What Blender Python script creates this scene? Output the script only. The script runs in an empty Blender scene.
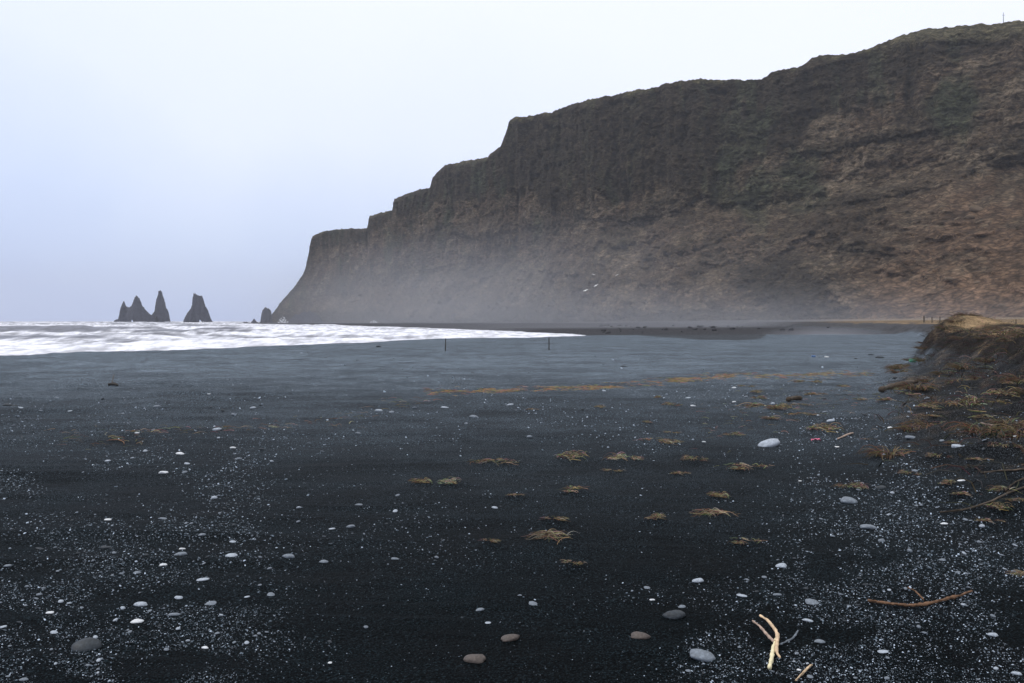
import bpy, math, random
import numpy as np
from mathutils import Vector
random.seed(7); rng = np.random.default_rng(11)
R = math.radians
sc = bpy.context.scene
C = sc.collection
F = 887.0; CX = 512.0; HY = 321.0; EYE = 1.6

# ------------------------------------------------------------------ noise
def _h(ix, iy, seed):
    x = (ix.astype(np.int64) * 374761393 + iy.astype(np.int64) * 668265263 + seed * 1442695041) & 0xFFFFFFFF
    x = ((x ^ (x >> 13)) * 1274126177) & 0xFFFFFFFF
    x = x ^ (x >> 16)
    return (x & 0xFFFF) / 32767.5 - 1.0
def vn(x, y, seed=0):
    x = np.asarray(x, float); y = np.asarray(y, float)
    ix = np.floor(x); iy = np.floor(y); fx = x - ix; fy = y - iy
    fx = fx*fx*fx*(fx*(fx*6-15)+10); fy = fy*fy*fy*(fy*(fy*6-15)+10)
    a = _h(ix, iy, seed); b = _h(ix+1, iy, seed); c = _h(ix, iy+1, seed); d = _h(ix+1, iy+1, seed)
    return (a*(1-fx)+b*fx)*(1-fy) + (c*(1-fx)+d*fx)*fy
def fbm(x, y, o=4, seed=0, g=0.5):
    s = 0; a = 1; t = 0; x = np.asarray(x, float); y = np.asarray(y, float)
    for i in range(o):
        s = s + a*vn(x, y, seed+i*17); t += a; a *= g
        x, y = x*1.62 - y*1.17 + 5.3, x*1.17 + y*1.62 + 1.7
    return s/t
def ridged(x, y, o=4, seed=0):
    s = 0; a = 1; t = 0; x = np.asarray(x, float); y = np.asarray(y, float)
    for i in range(o):
        s = s + a*(1-2*np.abs(vn(x, y, seed+i*13))); t += a; a *= 0.5; x = x*2.03+3.1; y = y*2.03+7.7
    return s/t
def ss(a, b, x):
    t = np.clip((np.asarray(x, float)-a)/(b-a), 0, 1); return t*t*(3-2*t)

# ------------------------------------------------------------------ helpers
def tag(o, label=None, cat=None, group=None, kind=None):
    if label: o['label'] = label
    if cat: o['category'] = cat
    if group: o['group'] = group
    if kind: o['kind'] = kind
    return o
def mesh_np(name, V, Fc, cols=None, smooth=True):
    me = bpy.data.meshes.new(name)
    V = np.asarray(V, np.float32); Fc = np.asarray(Fc, np.int32)
    n, k = Fc.shape
    me.vertices.add(len(V)); me.vertices.foreach_set('co', V.ravel())
    me.loops.add(n*k); me.loops.foreach_set('vertex_index', Fc.ravel())
    me.polygons.add(n); me.polygons.foreach_set('loop_start', np.arange(0, n*k, k, dtype=np.int32))
    me.polygons.foreach_set('loop_total', np.full(n, k, np.int32))
    me.polygons.foreach_set('use_smooth', np.full(n, smooth))
    if cols is not None:
        a = me.color_attributes.new('Col', 'FLOAT_COLOR', 'POINT')
        c = np.ones((len(V), 4), np.float32); c[:, :3] = cols
        a.data.foreach_set('color', c.ravel())
    me.update(calc_edges=True); me.validate()
    return me
def obj(name, me, mat, parent=None, loc=None):
    o = bpy.data.objects.new(name, me); C.objects.link(o)
    if mat and me and not me.materials: me.materials.append(mat)
    if parent: o.parent = parent
    if loc is not None: o.location = loc
    return o
def grid_faces(nr, nc):
    i = np.arange(nr-1)[:, None]*nc + np.arange(nc-1)[None, :]; i = i.ravel()
    return np.stack([i, i+1, i+nc+1, i+nc], 1)
def tubes(paths, sides=3):
    """paths: list of (pts Nx3, radii N, colour) -> V, F(quads), cols"""
    Vs, Fs, Cs = [], [], []; off = 0
    ang = np.arange(sides)*2*math.pi/sides
    for p, r, c in paths:
        p = np.asarray(p, float); r = np.asarray(r, float); n = len(p)
        t = np.gradient(p, axis=0); t /= np.linalg.norm(t, axis=1)[:, None]+1e-9
        up = np.where(np.abs(t[:, 2:3]) > .9, np.array([[1., 0, 0]]), np.array([[0, 0, 1.]]))
        a = np.cross(t, up); a /= np.linalg.norm(a, axis=1)[:, None]+1e-9
        b = np.cross(t, a)
        ring = p[:, None, :] + r[:, None, None]*(a[:, None, :]*np.cos(ang)[None, :, None] + b[:, None, :]*np.sin(ang)[None, :, None])
        Vs.append(ring.reshape(-1, 3)); Cs.append(np.tile(np.asarray(c, float), (n*sides, 1)))
        for i in range(n-1):
            for j in range(sides):
                k = (j+1) % sides
                Fs.append((off+i*sides+j, off+i*sides+k, off+(i+1)*sides+k, off+(i+1)*sides+j))
        off += n*sides
    return np.concatenate(Vs), np.array(Fs), np.concatenate(Cs)

# ------------------------------------------------------------------ materials
class NT:
    def __init__(s, name):
        s.m = bpy.data.materials.new(name); s.m.use_nodes = True; s.t = s.m.node_tree
        s.b = s.t.nodes['Principled BSDF']; s.out = s.t.nodes['Material Output']
    def n(s, typ, **kw):
        nd = s.t.nodes.new(typ)
        for k, v in kw.items():
            if k in nd.inputs: nd.inputs[k].default_value = v
            else: setattr(nd, k, v)
        return nd
    def l(s, a, b): s.t.links.new(a, b)
    def coord(s, scale=(1, 1, 1), which='Object'):
        tc = s.n('ShaderNodeTexCoord'); mp = s.n('ShaderNodeMapping'); mp.inputs['Scale'].default_value = scale
        s.l(tc.outputs[which], mp.inputs['Vector']); return mp.outputs['Vector']
    def noise(s, scale, detail=4, rough=.55, vec=None, dist=0):
        nd = s.n('ShaderNodeTexNoise', Scale=scale, Detail=detail, Roughness=rough, Distortion=dist)
        if vec is not None: s.l(vec, nd.inputs['Vector'])
        return nd.outputs['Fac']
    def ramp(s, fac, stops):
        r = s.n('ShaderNodeValToRGB'); s.l(fac, r.inputs['Fac']); e = r.color_ramp.elements
        while len(e) < len(stops): e.new(.5)
        for el, (p, c) in zip(e, stops):
            el.position = p; el.color = (*c, 1) if not isinstance(c, (int, float)) else (c, c, c, 1)
        return r.outputs['Color']
    def mul(s, a, b, fac=1.0, mode='MULTIPLY'):
        m = s.n('ShaderNodeMix', data_type='RGBA', blend_type=mode); m.inputs[0].default_value = fac
        for x, i in ((a, 6), (b, 7)):
            if hasattr(x, 'links'): s.l(x, m.inputs[i])
            else: m.inputs[i].default_value = (*x, 1)
        return m.outputs[2]
    def mixf(s, f, a, b):
        m = s.n('ShaderNodeMix', data_type='RGBA'); s.l(f, m.inputs[0])
        for x, i in ((a, 6), (b, 7)):
            if hasattr(x, 'links'): s.l(x, m.inputs[i])
            else: m.inputs[i].default_value = (*x, 1)
        return m.outputs[2]
    def bump(s, h, strength, dist, nrm=None):
        b = s.n('ShaderNodeBump', Strength=strength, Distance=dist); s.l(h, b.inputs['Height'])
        if nrm is not None: s.l(nrm, b.inputs['Normal'])
        return b.outputs['Normal']
    def fin(s, col=None, rough=.9, nrm=None, spec=None):
        if col is not None:
            if hasattr(col, 'links'): s.l(col, s.b.inputs['Base Color'])
            else: s.b.inputs['Base Color'].default_value = (*col, 1)
        if hasattr(rough, 'links'): s.l(rough, s.b.inputs['Roughness'])
        else: s.b.inputs['Roughness'].default_value = rough
        if nrm is not None: s.l(nrm, s.b.inputs['Normal'])
        if spec is not None: s.b.inputs['Specular IOR Level'].default_value = spec
        return s.m
def attr(t): return t.n('ShaderNodeAttribute', attribute_name='Col').outputs['Color']

def mat_sand():
    t = NT('black_sand'); c = attr(t); o = t.coord()
    g = t.noise(95, 3, .7, o); m = t.noise(1.3, 5, .6, o); s = t.noise(26, 4, .65, o)
    col = t.mul(c, t.ramp(g, [(.32, .2), (.50, .8), (.58, 3.2), (.66, 12.0)]))
    col = t.mul(col, t.ramp(m, [(.3, .65), (.7, 1.4)]))
    n = t.bump(s, .7, .03); n = t.bump(g, .8, .006, n)
    r = t.ramp(m, [(.3, .6), (.75, .8)])
    return t.fin(col, r, n, .02)
def mat_cliff():
    t = NT('cliff_rock'); c = attr(t); o = t.coord((1, 1, 1.5))
    a = t.noise(.09, 6, .65, o, .5); b = t.noise(.5, 5, .65, o)
    col = t.mul(c, t.ramp(a, [(.32, .5), (.5, 1.0), (.68, 1.7)]))
    col = t.mul(col, t.ramp(b, [(.32, .55), (.52, 1.05), (.7, 1.65)]))
    vo = t.n('ShaderNodeTexVoronoi', feature='DISTANCE_TO_EDGE', Scale=.16); ov = t.coord((1, 1, 2.1)); nv_ = t.n('ShaderNodeTexNoise', Scale=.25, Detail=3)
    mx = t.n('ShaderNodeMix', data_type='RGBA', blend_type='ADD'); mx.inputs[0].default_value = 5.0; mx.clamp_factor = False; t.l(ov, nv_.inputs['Vector']); t.l(ov, mx.inputs[6]); t.l(nv_.outputs['Color'], mx.inputs[7]); t.l(mx.outputs[2], vo.inputs['Vector'])
    col = t.mul(col, t.ramp(vo.outputs['Distance'], [(0, .45), (.16, 1.0), (.6, 1.25)]))
    n = t.bump(b, 1.0, 2.6); n = t.bump(vo.outputs['Distance'], .8, 2.0, n); 
    return t.fin(col, .95, n, .15)
def mat_rock(name, base, scale=.15, dist=1.5):
    t = NT(name); o = t.coord((1, 1, 1.4)); a = t.noise(scale, 6, .65, o)
    return t.fin(t.mul(base, t.ramp(a, [(.3, .55), (.7, 1.5)])), .9, t.bump(a, .9, dist), .2)
def mat_sea():
    t = NT('sea_water')
    c = attr(t)                                  # r: foam amount
    sep = t.n('ShaderNodeSeparateColor'); t.l(c, sep.inputs['Color'])
    v1 = t.coord((.055, .030, 1)); v2 = t.coord((.33, .16, 1))
    a = t.noise(1, 6, .68, v1, .8); b = t.noise(1, 5, .6, v2)
    ma = t.n('ShaderNodeMath', operation='ADD'); t.l(a, ma.inputs[0]); t.l(sep.outputs[0], ma.inputs[1])
    mb = t.n('ShaderNodeMath', operation='MULTIPLY_ADD'); t.l(b, mb.inputs[0]); mb.inputs[1].default_value = .35; t.l(ma.outputs[0], mb.inputs[2])
    f = t.ramp(mb.outputs[0], [(.86, 0.0), (1.0, 1.0)])
    # ramp clamps at 1: scale down first
    sc_ = t.n('ShaderNodeMath', operation='MULTIPLY'); t.l(mb.outputs[0], sc_.inputs[0]); sc_.inputs[1].default_value = .5
    f = t.ramp(sc_.outputs[0], [(.36, 0.0), (.50, 1.0)])
    col = t.mul(t.mixf(f, (.13, .135, .165), (.84, .85, .92)), t.ramp(b, [(.38, .52), (.58, 1.0)]))
    r = t.ramp(f, [(0, .4), (1, .9)])
    n = t.bump(mb.outputs[0], .6, .25)
    return t.fin(col, r, n, .5)
def mat_attr(name, rough=.85, spec=.3, bs=None):
    t = NT(name); c = attr(t)
    n = None
    if bs: n = t.bump(t.noise(bs, 3, .6, t.coord()), .5, .3/bs)
    return t.fin(c, rough, n, spec)
def mat_plain(name, col, rough=.7, ns=30, amp=.3, spec=.4, bd=.003):
    t = NT(name); a = t.noise(ns, 4, .6, t.coord())
    return t.fin(t.mul(col, t.ramp(a, [(.3, 1-amp), (.7, 1+amp)])), rough, t.bump(a, .5, bd), spec)
M = dict(sand=mat_sand(), cliff=mat_cliff(), stack=mat_rock('basalt_stack', (.035, .036, .05)),
         boulder=mat_rock('scree_boulder', (.13, .095, .065), .6, .4), darkrock=mat_rock('dark_boulder', (.03, .03, .034), .5, .4),
         sea=mat_sea(), grass=mat_attr('dry_grass_blades'), gravel=mat_attr('gravel_stone', .55, .5),
         wood=mat_plain('weathered_post_wood', (.05, .045, .04), .9, 20), drift=mat_plain('bleached_driftwood', (.60, .44, .28), .7, 25, .35),
         twig=mat_plain('brown_branch_bark', (.16, .085, .045), .8, 30, .4), log=mat_plain('brown_log_bark', (.07, .052, .036), .85, 12, .5),
         p0=mat_plain('pale_pebble', (.33, .37, .42), .6, 9, .35), p1=mat_plain('grey_pebble', (.15, .175, .205), .6, 9, .4),
         p2=mat_plain('brown_pebble', (.075, .06, .052), .6, 9, .4), p3=mat_plain('dark_pebble', (.024, .031, .038), .6, 9, .5),
         p4=mat_plain('white_pebble', (.58, .60, .62), .6, 9, .2),
         gull=mat_plain('white_feathers', (.85, .85, .85), .8, 5, .05), gullw=mat_plain('grey_feathers', (.35, .37, .4), .8, 5, .05),
         foam=mat_plain('white_surf_spray', (.88, .89, .93), .95, .4, .06, .1, .3),
         green=mat_plain('green_plastic', (.08, .35, .22), .4, 5, .1), blue=mat_plain('blue_plastic', (.1, .2, .42), .4, 5, .1),
         pink=mat_plain('pink_plastic', (.65, .15, .25), .4, 5, .1), cap=mat_plain('white_plastic', (.8, .8, .8), .4, 5, .05),
         metal=mat_plain('grey_mast_metal', (.3, .31, .33), .5, 5, .1))

# ------------------------------------------------------------------ ground shape
SH = np.array([(-60, -120), (-45, -60), (-32, 0), (-26.5, 25), (-22.7, 39.4), (-21, 44), (-17.2, 49), (-13.6, 57), (-10.2, 64.5),
               (-8.4, 74), (-5.5, 81), (1.8, 82), (5.8, 90), (10, 101), (28, 104), (46, 106), (300, 112)], float)
FT = np.array([(-120, 9), (0, 8.0), (5, 7.6), (10, 7.6), (14, 8.1), (18, 9.2), (24, 11.3), (30, 13.4), (35, 15.8), (39, 18.6), (45, 23.5), (60, 30.5), (80, 37),
               (100, 43.7), (180, 68.6), (300, 87), (500, 80), (700, 42), (900, 20), (3000, 0)], float)
def shore(X, Y):
    best = np.full(np.shape(X), 1e9); sg = np.ones(np.shape(X))
    for (x0, y0), (x1, y1) in zip(SH[:-1], SH[1:]):
        dx, dy = x1-x0, y1-y0; L = dx*dx+dy*dy
        t = np.clip(((X-x0)*dx+(Y-y0)*dy)/L, 0, 1)
        d = np.hypot(X-x0-t*dx, Y-y0-t*dy); cr = (X-x0)*dy-(Y-y0)*dx
        m = d < best; best = np.where(m, d, best); sg = np.where(m, np.sign(cr), sg)
    return best*sg          # positive = landward
HUMPS = []                  # (x, y, sx, sy, h)
FL = np.array([(9, 98), (15, 130), (19, 180), (22, 250), (16, 295), (-5, 375), (-74, 590), (-230, 900), (-420, 1300)], float)
def farland(X, Y):
    # metres inland of the far waterline (positive = land to the right / beyond)
    xf = np.interp(Y, FL[:, 1], FL[:, 0]) + 3*fbm(Y/23, Y*0+2, 3, 19)*np.minimum(Y/200, 3)
    return (X-xf)
def bench(X, Y):
    return (X - (3.5+.42*np.clip(Y-9, 0, 30)+.10*np.clip(8-Y, 0, 8)) + .35*fbm(X/1.2, Y/1.2, 3, 44))*ss(34, 22, Y)*ss(1.5, 4, Y)
def gh(X, Y, attrs=False):
    X = np.asarray(X, float); Y = np.asarray(Y, float)
    d = shore(X, Y)
    n1 = fbm(X/3.1, Y/1.6, 3, 3); n2 = fbm(X/.75, Y/.30, 3, 9)
    z = .03*n1 + .010*n2*ss(60, 20, Y) + .05*fbm(X/14, Y/9, 2, 31)
    # low wind ripples running across the beach
    rp = ridged(X/2.6+.3*n1, Y/.62+.25*X/2.6+n1, 2, 41); z = z + (.018+.040*ss(2, -6, X))*np.clip(rp, -.3, 1)*ss(3, 8, Y)*ss(70, 40, Y)*(.5+.5*ss(-.3, .4, n1))
    rk = ridged(X/1.1+.6*n1, Y/.23+.35*X, 2, 47); z = z + .006*rk*ss(16, 6, Y)
    bb = bench(X, Y); z = z + .17*np.clip(bb, 0, 4) + ss(0, 1.2, bb)*(.13*fbm(X/.9, Y/.8, 3, 43)+.10*np.clip(ridged(X/1.5+Y/2.5, Y/1.1, 3, 45), -.2, 1))
    drop = -.10*np.clip(-d-1.0, 0, 60)
    fl = farland(X, Y); far = np.where((Y > 90), -4.5+3.1*ss(-14, 6, fl)+.012*np.clip(fl-6, 0, 200), -5.0)
    zz = np.where(d < 0, np.maximum(z + drop, np.maximum(-4.5, far)), z)
    Xf = np.interp(Y, FT[:, 0], FT[:, 1])
    rough = fbm(X/1.7, Y/1.7, 4, 55)
    Xf = Xf + .35*np.minimum(1+Y/40, 6)*fbm(X/9, Y/7, 2, 61)
    s = X - Xf; w = 1.75 + .035*np.clip(np.abs(Y)-30, 0, 900)+.10*np.clip(16-Y, 0, 10)
    t = ss(0, 1, s/w)
    T = 1.28 + .08*rough + .012*np.clip(s-w, 0, 400) + .00012*np.clip(s-w, 0, 400)**1.0*np.clip(Y-60, 0, 500)*.1
    zz = zz*(1-t) + T*t + (.42*rough+.25*fbm(X/.6, Y/.6, 3, 57))*t*(1-t)*2.2
    zz = zz + .55*np.exp(-((X-16.9)/1.3)**2-((Y-33.0)/2.2)**2)
    for (hx, hy, sx, sy, hh) in HUMPS:
        m = (np.abs(X-hx) < 3*sx) & (np.abs(Y-hy) < 3*sy)
        if np.any(m): zz = zz + np.where(m, hh*np.exp(-((X-hx)/sx)**2-((Y-hy)/sy)**2), 0)
    if attrs: return zz, d, t, s, w, rough
    return zz
YS = np.exp(np.linspace(math.log(2.0), math.log(420), 1500))
def place(px, py):
    """walk along the sight line until it meets the ground"""
    u = (px-CX)/F; v = (py-HY)/F
    f = EYE - v*YS - gh(u*YS, YS)
    k = int(np.argmax(f < 0)) if np.any(f < 0) else len(YS)-1
    if k > 0: a = f[k-1]/(f[k-1]-f[k]+1e-12); Y = YS[k-1]+(YS[k]-YS[k-1])*a
    else: Y = YS[0]
    X = u*Y
    return X, Y, float(gh(np.array([X]), np.array([Y]))[0])

# ------------------------------------------------------------------ dead grass clumps (positions first: sand piles up under them)
# px, py, width px, kind (0 heap, 1 fan, 2 low flat, 3 pale heap)
TUFTS = [(418,485,24,0),(453,485,26,3),(492,466,44,2),(513,498,16,2),(575,461,34,0),(618,462,32,3),(611,474,17,2),(655,444,38,2),
 (690,463,22,0),(677,476,18,2),(737,470,32,2),(733,437,20,0),(716,499,24,0),(709,517,44,1),(545,539,44,1),(654,522,22,0),(738,545,24,2),
 (574,494,28,2),(570,568,20,2),(552,523,24,2),(668,407,17,0),(657,399,10,0),(758,394,14,0),(759,400,15,0),(765,410,40,2),(768,421,20,0),
 (801,417,28,2),(811,396,22,2),(828,433,36,0),(852,490,30,0),(806,384,24,2),(772,411,22,0),(800,407,20,2),(531,411,12,2),(601,409,12,0),
 (648,424,12,2),(670,435,14,2),(488,545,18,2),(905,477,18,0),(946,487,20,0),(931,410,26,0),(962,408,44,0),(984,419,28,1),(948,446,16,0),
 (935,460,20,0),(886,402,26,2),(900,391,20,2),(912,396,28,2),(1000,492,30,1),(1016,577,22,1),(1000,450,26,0),(975,462,22,2),(860,401,18,2),
 (845,388,16,2),(745,388,14,2),(870,442,18,2),(1018,505,24,2),(985,524,24,2),(1006,398,40,0),(1019,386,34,0),(985,404,26,2),(925,418,22,2),(1010,432,30,2),(962,497,26,2),(1002,512,26,0)]
TP = []
for (px, py, w, k) in TUFTS:
    X, Y, Z = place(px, py); TP.append((X, Y)); wm = w/F*Y
    HUMPS.append((X+.1*wm, Y+.02, wm*.62, max(.12, wm*.55), min(.07, .03+.06*wm)*(1.0 if k != 1 else .7)))
print('tufts placed')

# ------------------------------------------------------------------ beach, bank and terrace sheet
th = np.concatenate([np.linspace(R(-120), R(-33), 120, endpoint=False), np.linspace(R(-33), R(33), 800, endpoint=False), np.linspace(R(33), R(120), 160)])
rr = np.concatenate([np.linspace(.4, 2.6, 14, endpoint=False), np.exp(np.linspace(math.log(2.6), math.log(160), 780, endpoint=False)), np.exp(np.linspace(math.log(160), math.log(1500), 120))])
RR, TH = np.meshgrid(rr, th, indexing='ij')
gx = RR*np.sin(TH); gy = RR*np.cos(TH)
gz, gd, gt, gs, gw, grough = gh(gx, gy, True)
base = np.array([.0018, .0029, .0036])
col = np.ones(gx.shape+(3,))*base
br = fbm(gx/2.2, gy/1.1, 4, 77)
col = col*(1+.35*br[..., None])
# sand paler and slate with view depth: grazing sky sheen put into its colour
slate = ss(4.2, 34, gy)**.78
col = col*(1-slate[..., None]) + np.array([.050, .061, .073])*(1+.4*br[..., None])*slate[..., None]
# brown earth in the bank face, straw-coloured turf on the terrace
e = np.maximum(ss(.05, .5, gt), .75*ss(0, 1.2, bench(gx, gy))*ss(5, 14, gy))
streak = fbm(gx/.4, gy/.4, 5, 81, .6)
earth = np.array([.009, .008, .0075])*(1+.7*streak[..., None]) + np.array([.035, .022, .010])*ss(.15, .7, streak)[..., None]
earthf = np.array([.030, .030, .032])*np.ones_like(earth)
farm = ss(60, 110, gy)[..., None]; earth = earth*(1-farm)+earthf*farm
col = col*(1-e[..., None]) + earth*e[..., None]
tf = ss(.93, 1.0, gt)*np.maximum(ss(160, 70, gy), ss(.30, .42, gx/np.maximum(gy, 1))*.8)*ss(-.2, .3, fbm(gx/2, gy/2, 3, 91)+.35)
turf = np.array([.115, .08, .045])*(1+.6*streak[..., None])
col = col*(1-tf[..., None]) + turf*tf[..., None]
# dark land beyond the crest of the beach
dk = ss(0, -6, gd)*ss(-12, 0, farland(gx, gy))*(1-e)
col = col*(1-dk[..., None]) + np.array([.02, .02, .022])*dk[..., None]
wx = gx/np.maximum(gy, 1)*F+CX      # bearing of the low wet strip at the back of the beach
ylo = np.interp(wx, [630, 640, 668, 700, 738, 762, 770], [130, 97, 80, 71, 69, 80, 130]) + 13*fbm(gx/4, gy/9, 3, 95)
wet = ss(-1.5, 1.5, gy-ylo)*(gy > 50)*(gd > -3)*(wx > 630)*(wx < 770)
col = col*(1-wet[..., None]*.75) + np.array([.018, .018, .019])*wet[..., None]*.75
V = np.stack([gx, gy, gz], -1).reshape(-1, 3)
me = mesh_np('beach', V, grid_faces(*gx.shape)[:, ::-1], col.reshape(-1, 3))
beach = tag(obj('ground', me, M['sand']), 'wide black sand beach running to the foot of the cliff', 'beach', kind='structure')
print('beach', len(V))

# ------------------------------------------------------------------ sea
us = np.concatenate([np.linspace(-5, -.75, 90, endpoint=False), np.linspace(-.75, .2, 620, endpoint=False), np.linspace(.2, 1.3, 60)])
ys = np.concatenate([np.exp(np.linspace(math.log(14), math.log(60), 40, endpoint=False)), np.exp(np.linspace(math.log(60), math.log(2500), 640, endpoint=False)), np.exp(np.linspace(math.log(2500), math.log(6400), 40))])
YY, UU = np.meshgrid(ys, us, indexing='ij'); SX = UU*YY; SY = YY
off = -shore(SX, SY)
wp = fbm(SX/160, SY/90, 3, 201)
lam = 46.0
ph = (SY+.12*SX)/lam*2*math.pi + 4.0*wp
am = np.clip(.45+.9*fbm(SX/70, SY/45, 3, 211), 0, 1.3)
crest = (np.clip(np.sin(ph), -1, 1)*.5+.5)**2.2
calm = ss(4, 60, off)
calm = calm*ss(-2, -45, farland(SX, SY)); sz = -2.4 + calm*(crest*am*1.7) + calm*.75*fbm(SX/9, SY/7, 4, 221) + .08*fbm(SX/1.6, SY/1.1, 3, 231)
farr = ss(350, 900, SY); sz = sz + farr*am*crest*.8 - .9*farr*0
sw = np.exp(-((SX+142)/44)**2-((SY-283-.08*SX)/7)**2)+.7*np.exp(-((SX+72)/40)**2-((SY-262)/6)**2); sz = sz + 1.5*sw
# foam: dense close in, streaky further out, dark steep wave faces
foam = .39 + .08*ss(200, 105, SY) + .10*fbm(SX/18, SY/7, 4, 243) + .10*fbm(SX/50, SY/16, 4, 241) + .12*ss(2500, 500, SY)
face = np.clip(np.sin(ph+.9), 0, 1)**2*am + 1.1*sw
foam = foam - .5*face*ss(90, 160, SY)
foam = foam + .18*ss(.2, .6, SX/SY+.62)    # surf piles up towards the headland
me = mesh_np('sea', np.stack([SX, SY, sz], -1).reshape(-1, 3), grid_faces(*SX.shape)[:, ::-1], np.stack([foam, am, crest], -1).reshape(-1, 3))
tag(obj('sea', me, M['sea']), 'white foaming surf rolling in from the open sea', 'sea', kind='structure')

# ------------------------------------------------------------------ cliff
LEDGES = [[(775,157),(815,153),(851,148),(909,136),(960,128)], [(800,208),(835,206),(870,203),(938,189),(1010,162),(1060,150)], [(820,252),(860,250),(905,258)], [(560,215),(620,224),(690,210)], [(640,262),(700,250),(745,232)], [(440,232),(480,240),(530,228)]]
SKY = np.array([(258,323),(262,321),(268,318),(274,312),(280,303),(288,294),(295,286),(302,276),(306,266),(309,252),(311,240),(313,235.5),(322,232),(335,229.5),
 (352,228.6),(367.5,228.5),(369.5,216),(380,213),(392,210.5),(394.5,199),(404,195),(418,190),(430,187.5),(432.5,178),(437,172),(446,165),(462,161.5),(478,159),(488,157),
 (493,152),(500,147),(505,136),(509,121),(514,117),(530,116),(552,112),(575,103),(600,98),(625,92),(650,88),(665,84),(680,81),(690,80),(700,78.5),(735,80),(762,79),(772,72),
 (786,69),(800,66),(812,58),(822,56),(845,54),(868,49),(885,41),(902,36),(928,29),(945,27),(965,25),(990,24),(1024,21),(1150,14),(1400,0),(2200,-60)], float)
DD = np.array([(240,1500,1510),(262,1400,1402),(300,1270,1325),(400,1000,1130),(508,800,930),(600,640,820),(700,545,760),(870,440,690),(1024,370,630),(1300,270,540),(2200,190,480)], float)
pxs = np.concatenate([np.arange(256, 1060, .8), np.arange(1060, 2200, 6)])
nv = 340
T1 = np.linspace(0, 1, nv)
PX, TT = np.meshgrid(pxs, T1, indexing='ij')
sky = np.interp(PX, SKY[:, 0], SKY[:, 1]) 
Db = np.interp(PX, DD[:, 0], DD[:, 1]); Dt = np.interp(PX, DD[:, 0], DD[:, 2])
H = EYE + (HY-sky)/F*Dt
z0 = -5.0
H = np.maximum(H, -3.5)
tal = np.interp(PX, [256, 330, 480, 600, 800, 1024, 2200], [.12, .22, .36, .42, .45, .50, .5])
tal = tal + .10*fbm(PX/70, PX*0, 3, 301)
def prof(t, k):  # height fraction -> setback fraction
    lo = t/k; a = .72
    return np.where(t < k, a*lo**.92, a+(1-a)*((t-k)/(1-k))**1.1)
YB = Db + (Dt-Db)*prof(TT, tal)
ZC = z0 + (H-z0)*TT
U = (PX-CX)/F
XB = U*YB
# arc length along the foot
s1 = np.concatenate([[0], np.cumsum(np.hypot(np.diff((pxs-CX)/F*np.interp(pxs, DD[:, 0], DD[:, 1])), np.diff(np.interp(pxs, DD[:, 0], DD[:, 1]))))])
S = np.repeat(s1[:, None], nv, 1)
bx = (pxs-CX)/F*np.interp(pxs, DD[:, 0], DD[:, 1]); by = np.interp(pxs, DD[:, 0], DD[:, 1])
tx = np.gradient(bx); ty = np.gradient(by)
k5 = np.ones(41)/41; tx = np.convolve(np.pad(tx, 20, 'edge'), k5, 'valid'); ty = np.convolve(np.pad(ty, 20, 'edge'), k5, 'valid')
L = np.hypot(tx, ty); cl_ = np.hypot(bx, by); nx = (.3*ty/L-.8*bx/cl_)[:, None]; ny = (-.3*tx/L-.8*by/cl_)[:, None]   # towards the beach
up = ss(-.04, .10, TT-tal)               # 1 on the steep upper cliff
wS = S + 10*fbm(S/60, ZC/60, 2, 311); wZ = ZC + 9*fbm(S/90, ZC/70, 3, 313)
gul = ridged(wS/52+ZC/260, ZC/260, 3, 321)
flute = fbm(wS/7, wZ/60, 3, 331)
lumps = fbm(S/22, ZC/15, 5, 341, .58)
fine = fbm(S/5.5, ZC/4.2, 3, 351, .6)
led = ((wZ+6*fbm(S/40, S*0, 2, 361))/19.0) % 1.0; led = np.where(led < .82, led/.82, (1-led)/.18)
ledm = ss(-.1, .4, fbm(S/70, ZC/30, 2, 371))
dg = .80*S+.60*ZC; dp = -.60*S+.80*ZC           # down-slope runs of the scree
ribs = ridged(dp/16+.3*lumps, dg/95, 3, 397)
flute2 = ridged(wS/11, wZ/130, 3, 333)
disp = 12*gul*(.4+.6*up) + up*(3.5*flute+4.0*flute2) + (6.0-1.5*up)*lumps + 2.9*fine - up*3.5*led*ledm + (1-up)*4.6*ribs + 1.5*ridged(S/9+.4*lumps, ZC/6.5, 3, 461)
outc = ss(.12, .42, fbm(S/34, wZ/17, 4, 381))      # rock ribs sticking out of the scree
disp = disp + (1-up)*outc*(5.0+3*fbm(S/6, ZC/5, 3, 383))
py_ = HY-(ZC-EYE)/YB*F
# smooth scree slope low on the right
for ln in LEDGES:
    ly = np.interp(PX, [p[0] for p in ln], [p[1] for p in ln])+3*fbm(PX/14, PX*0, 3, int(ln[0][1])); dl = ly-py_
    on = ss(ln[0][0]-10, ln[0][0]+25, PX)*ss(ln[-1][0]+10, ln[-1][0]-25, PX)
    disp = disp + on*(4.5+3*fbm(PX/12, PX*0, 3, 451))*ss(-1.0, 1.5, dl)*ss(26, 5, dl)
smooth = ss(860, 960, PX+.5*(py_-250))*ss(150, 215, py_-.18*(1024-PX)*0)*(1-up)
disp = disp*(1-.85*smooth*(1-outc*.6)) 
fade = ss(1.0, .955, TT)*.85+.15
disp = disp*fade*np.interp(PX, [256, 275, 330, 420], [.12, .25, .6, 1.0])*ss(0, .04, TT)
XC = XB + nx*disp; YC = YB + ny*disp
ZC = ZC + ss(.9, 1, TT)*(1.1*fbm(S/7, S*0, 3, 391)+.8*fbm(S/2.0, S*0, 2, 393))*np.interp(PX, [256, 330, 2200], [.8, 1, 1])
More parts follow.
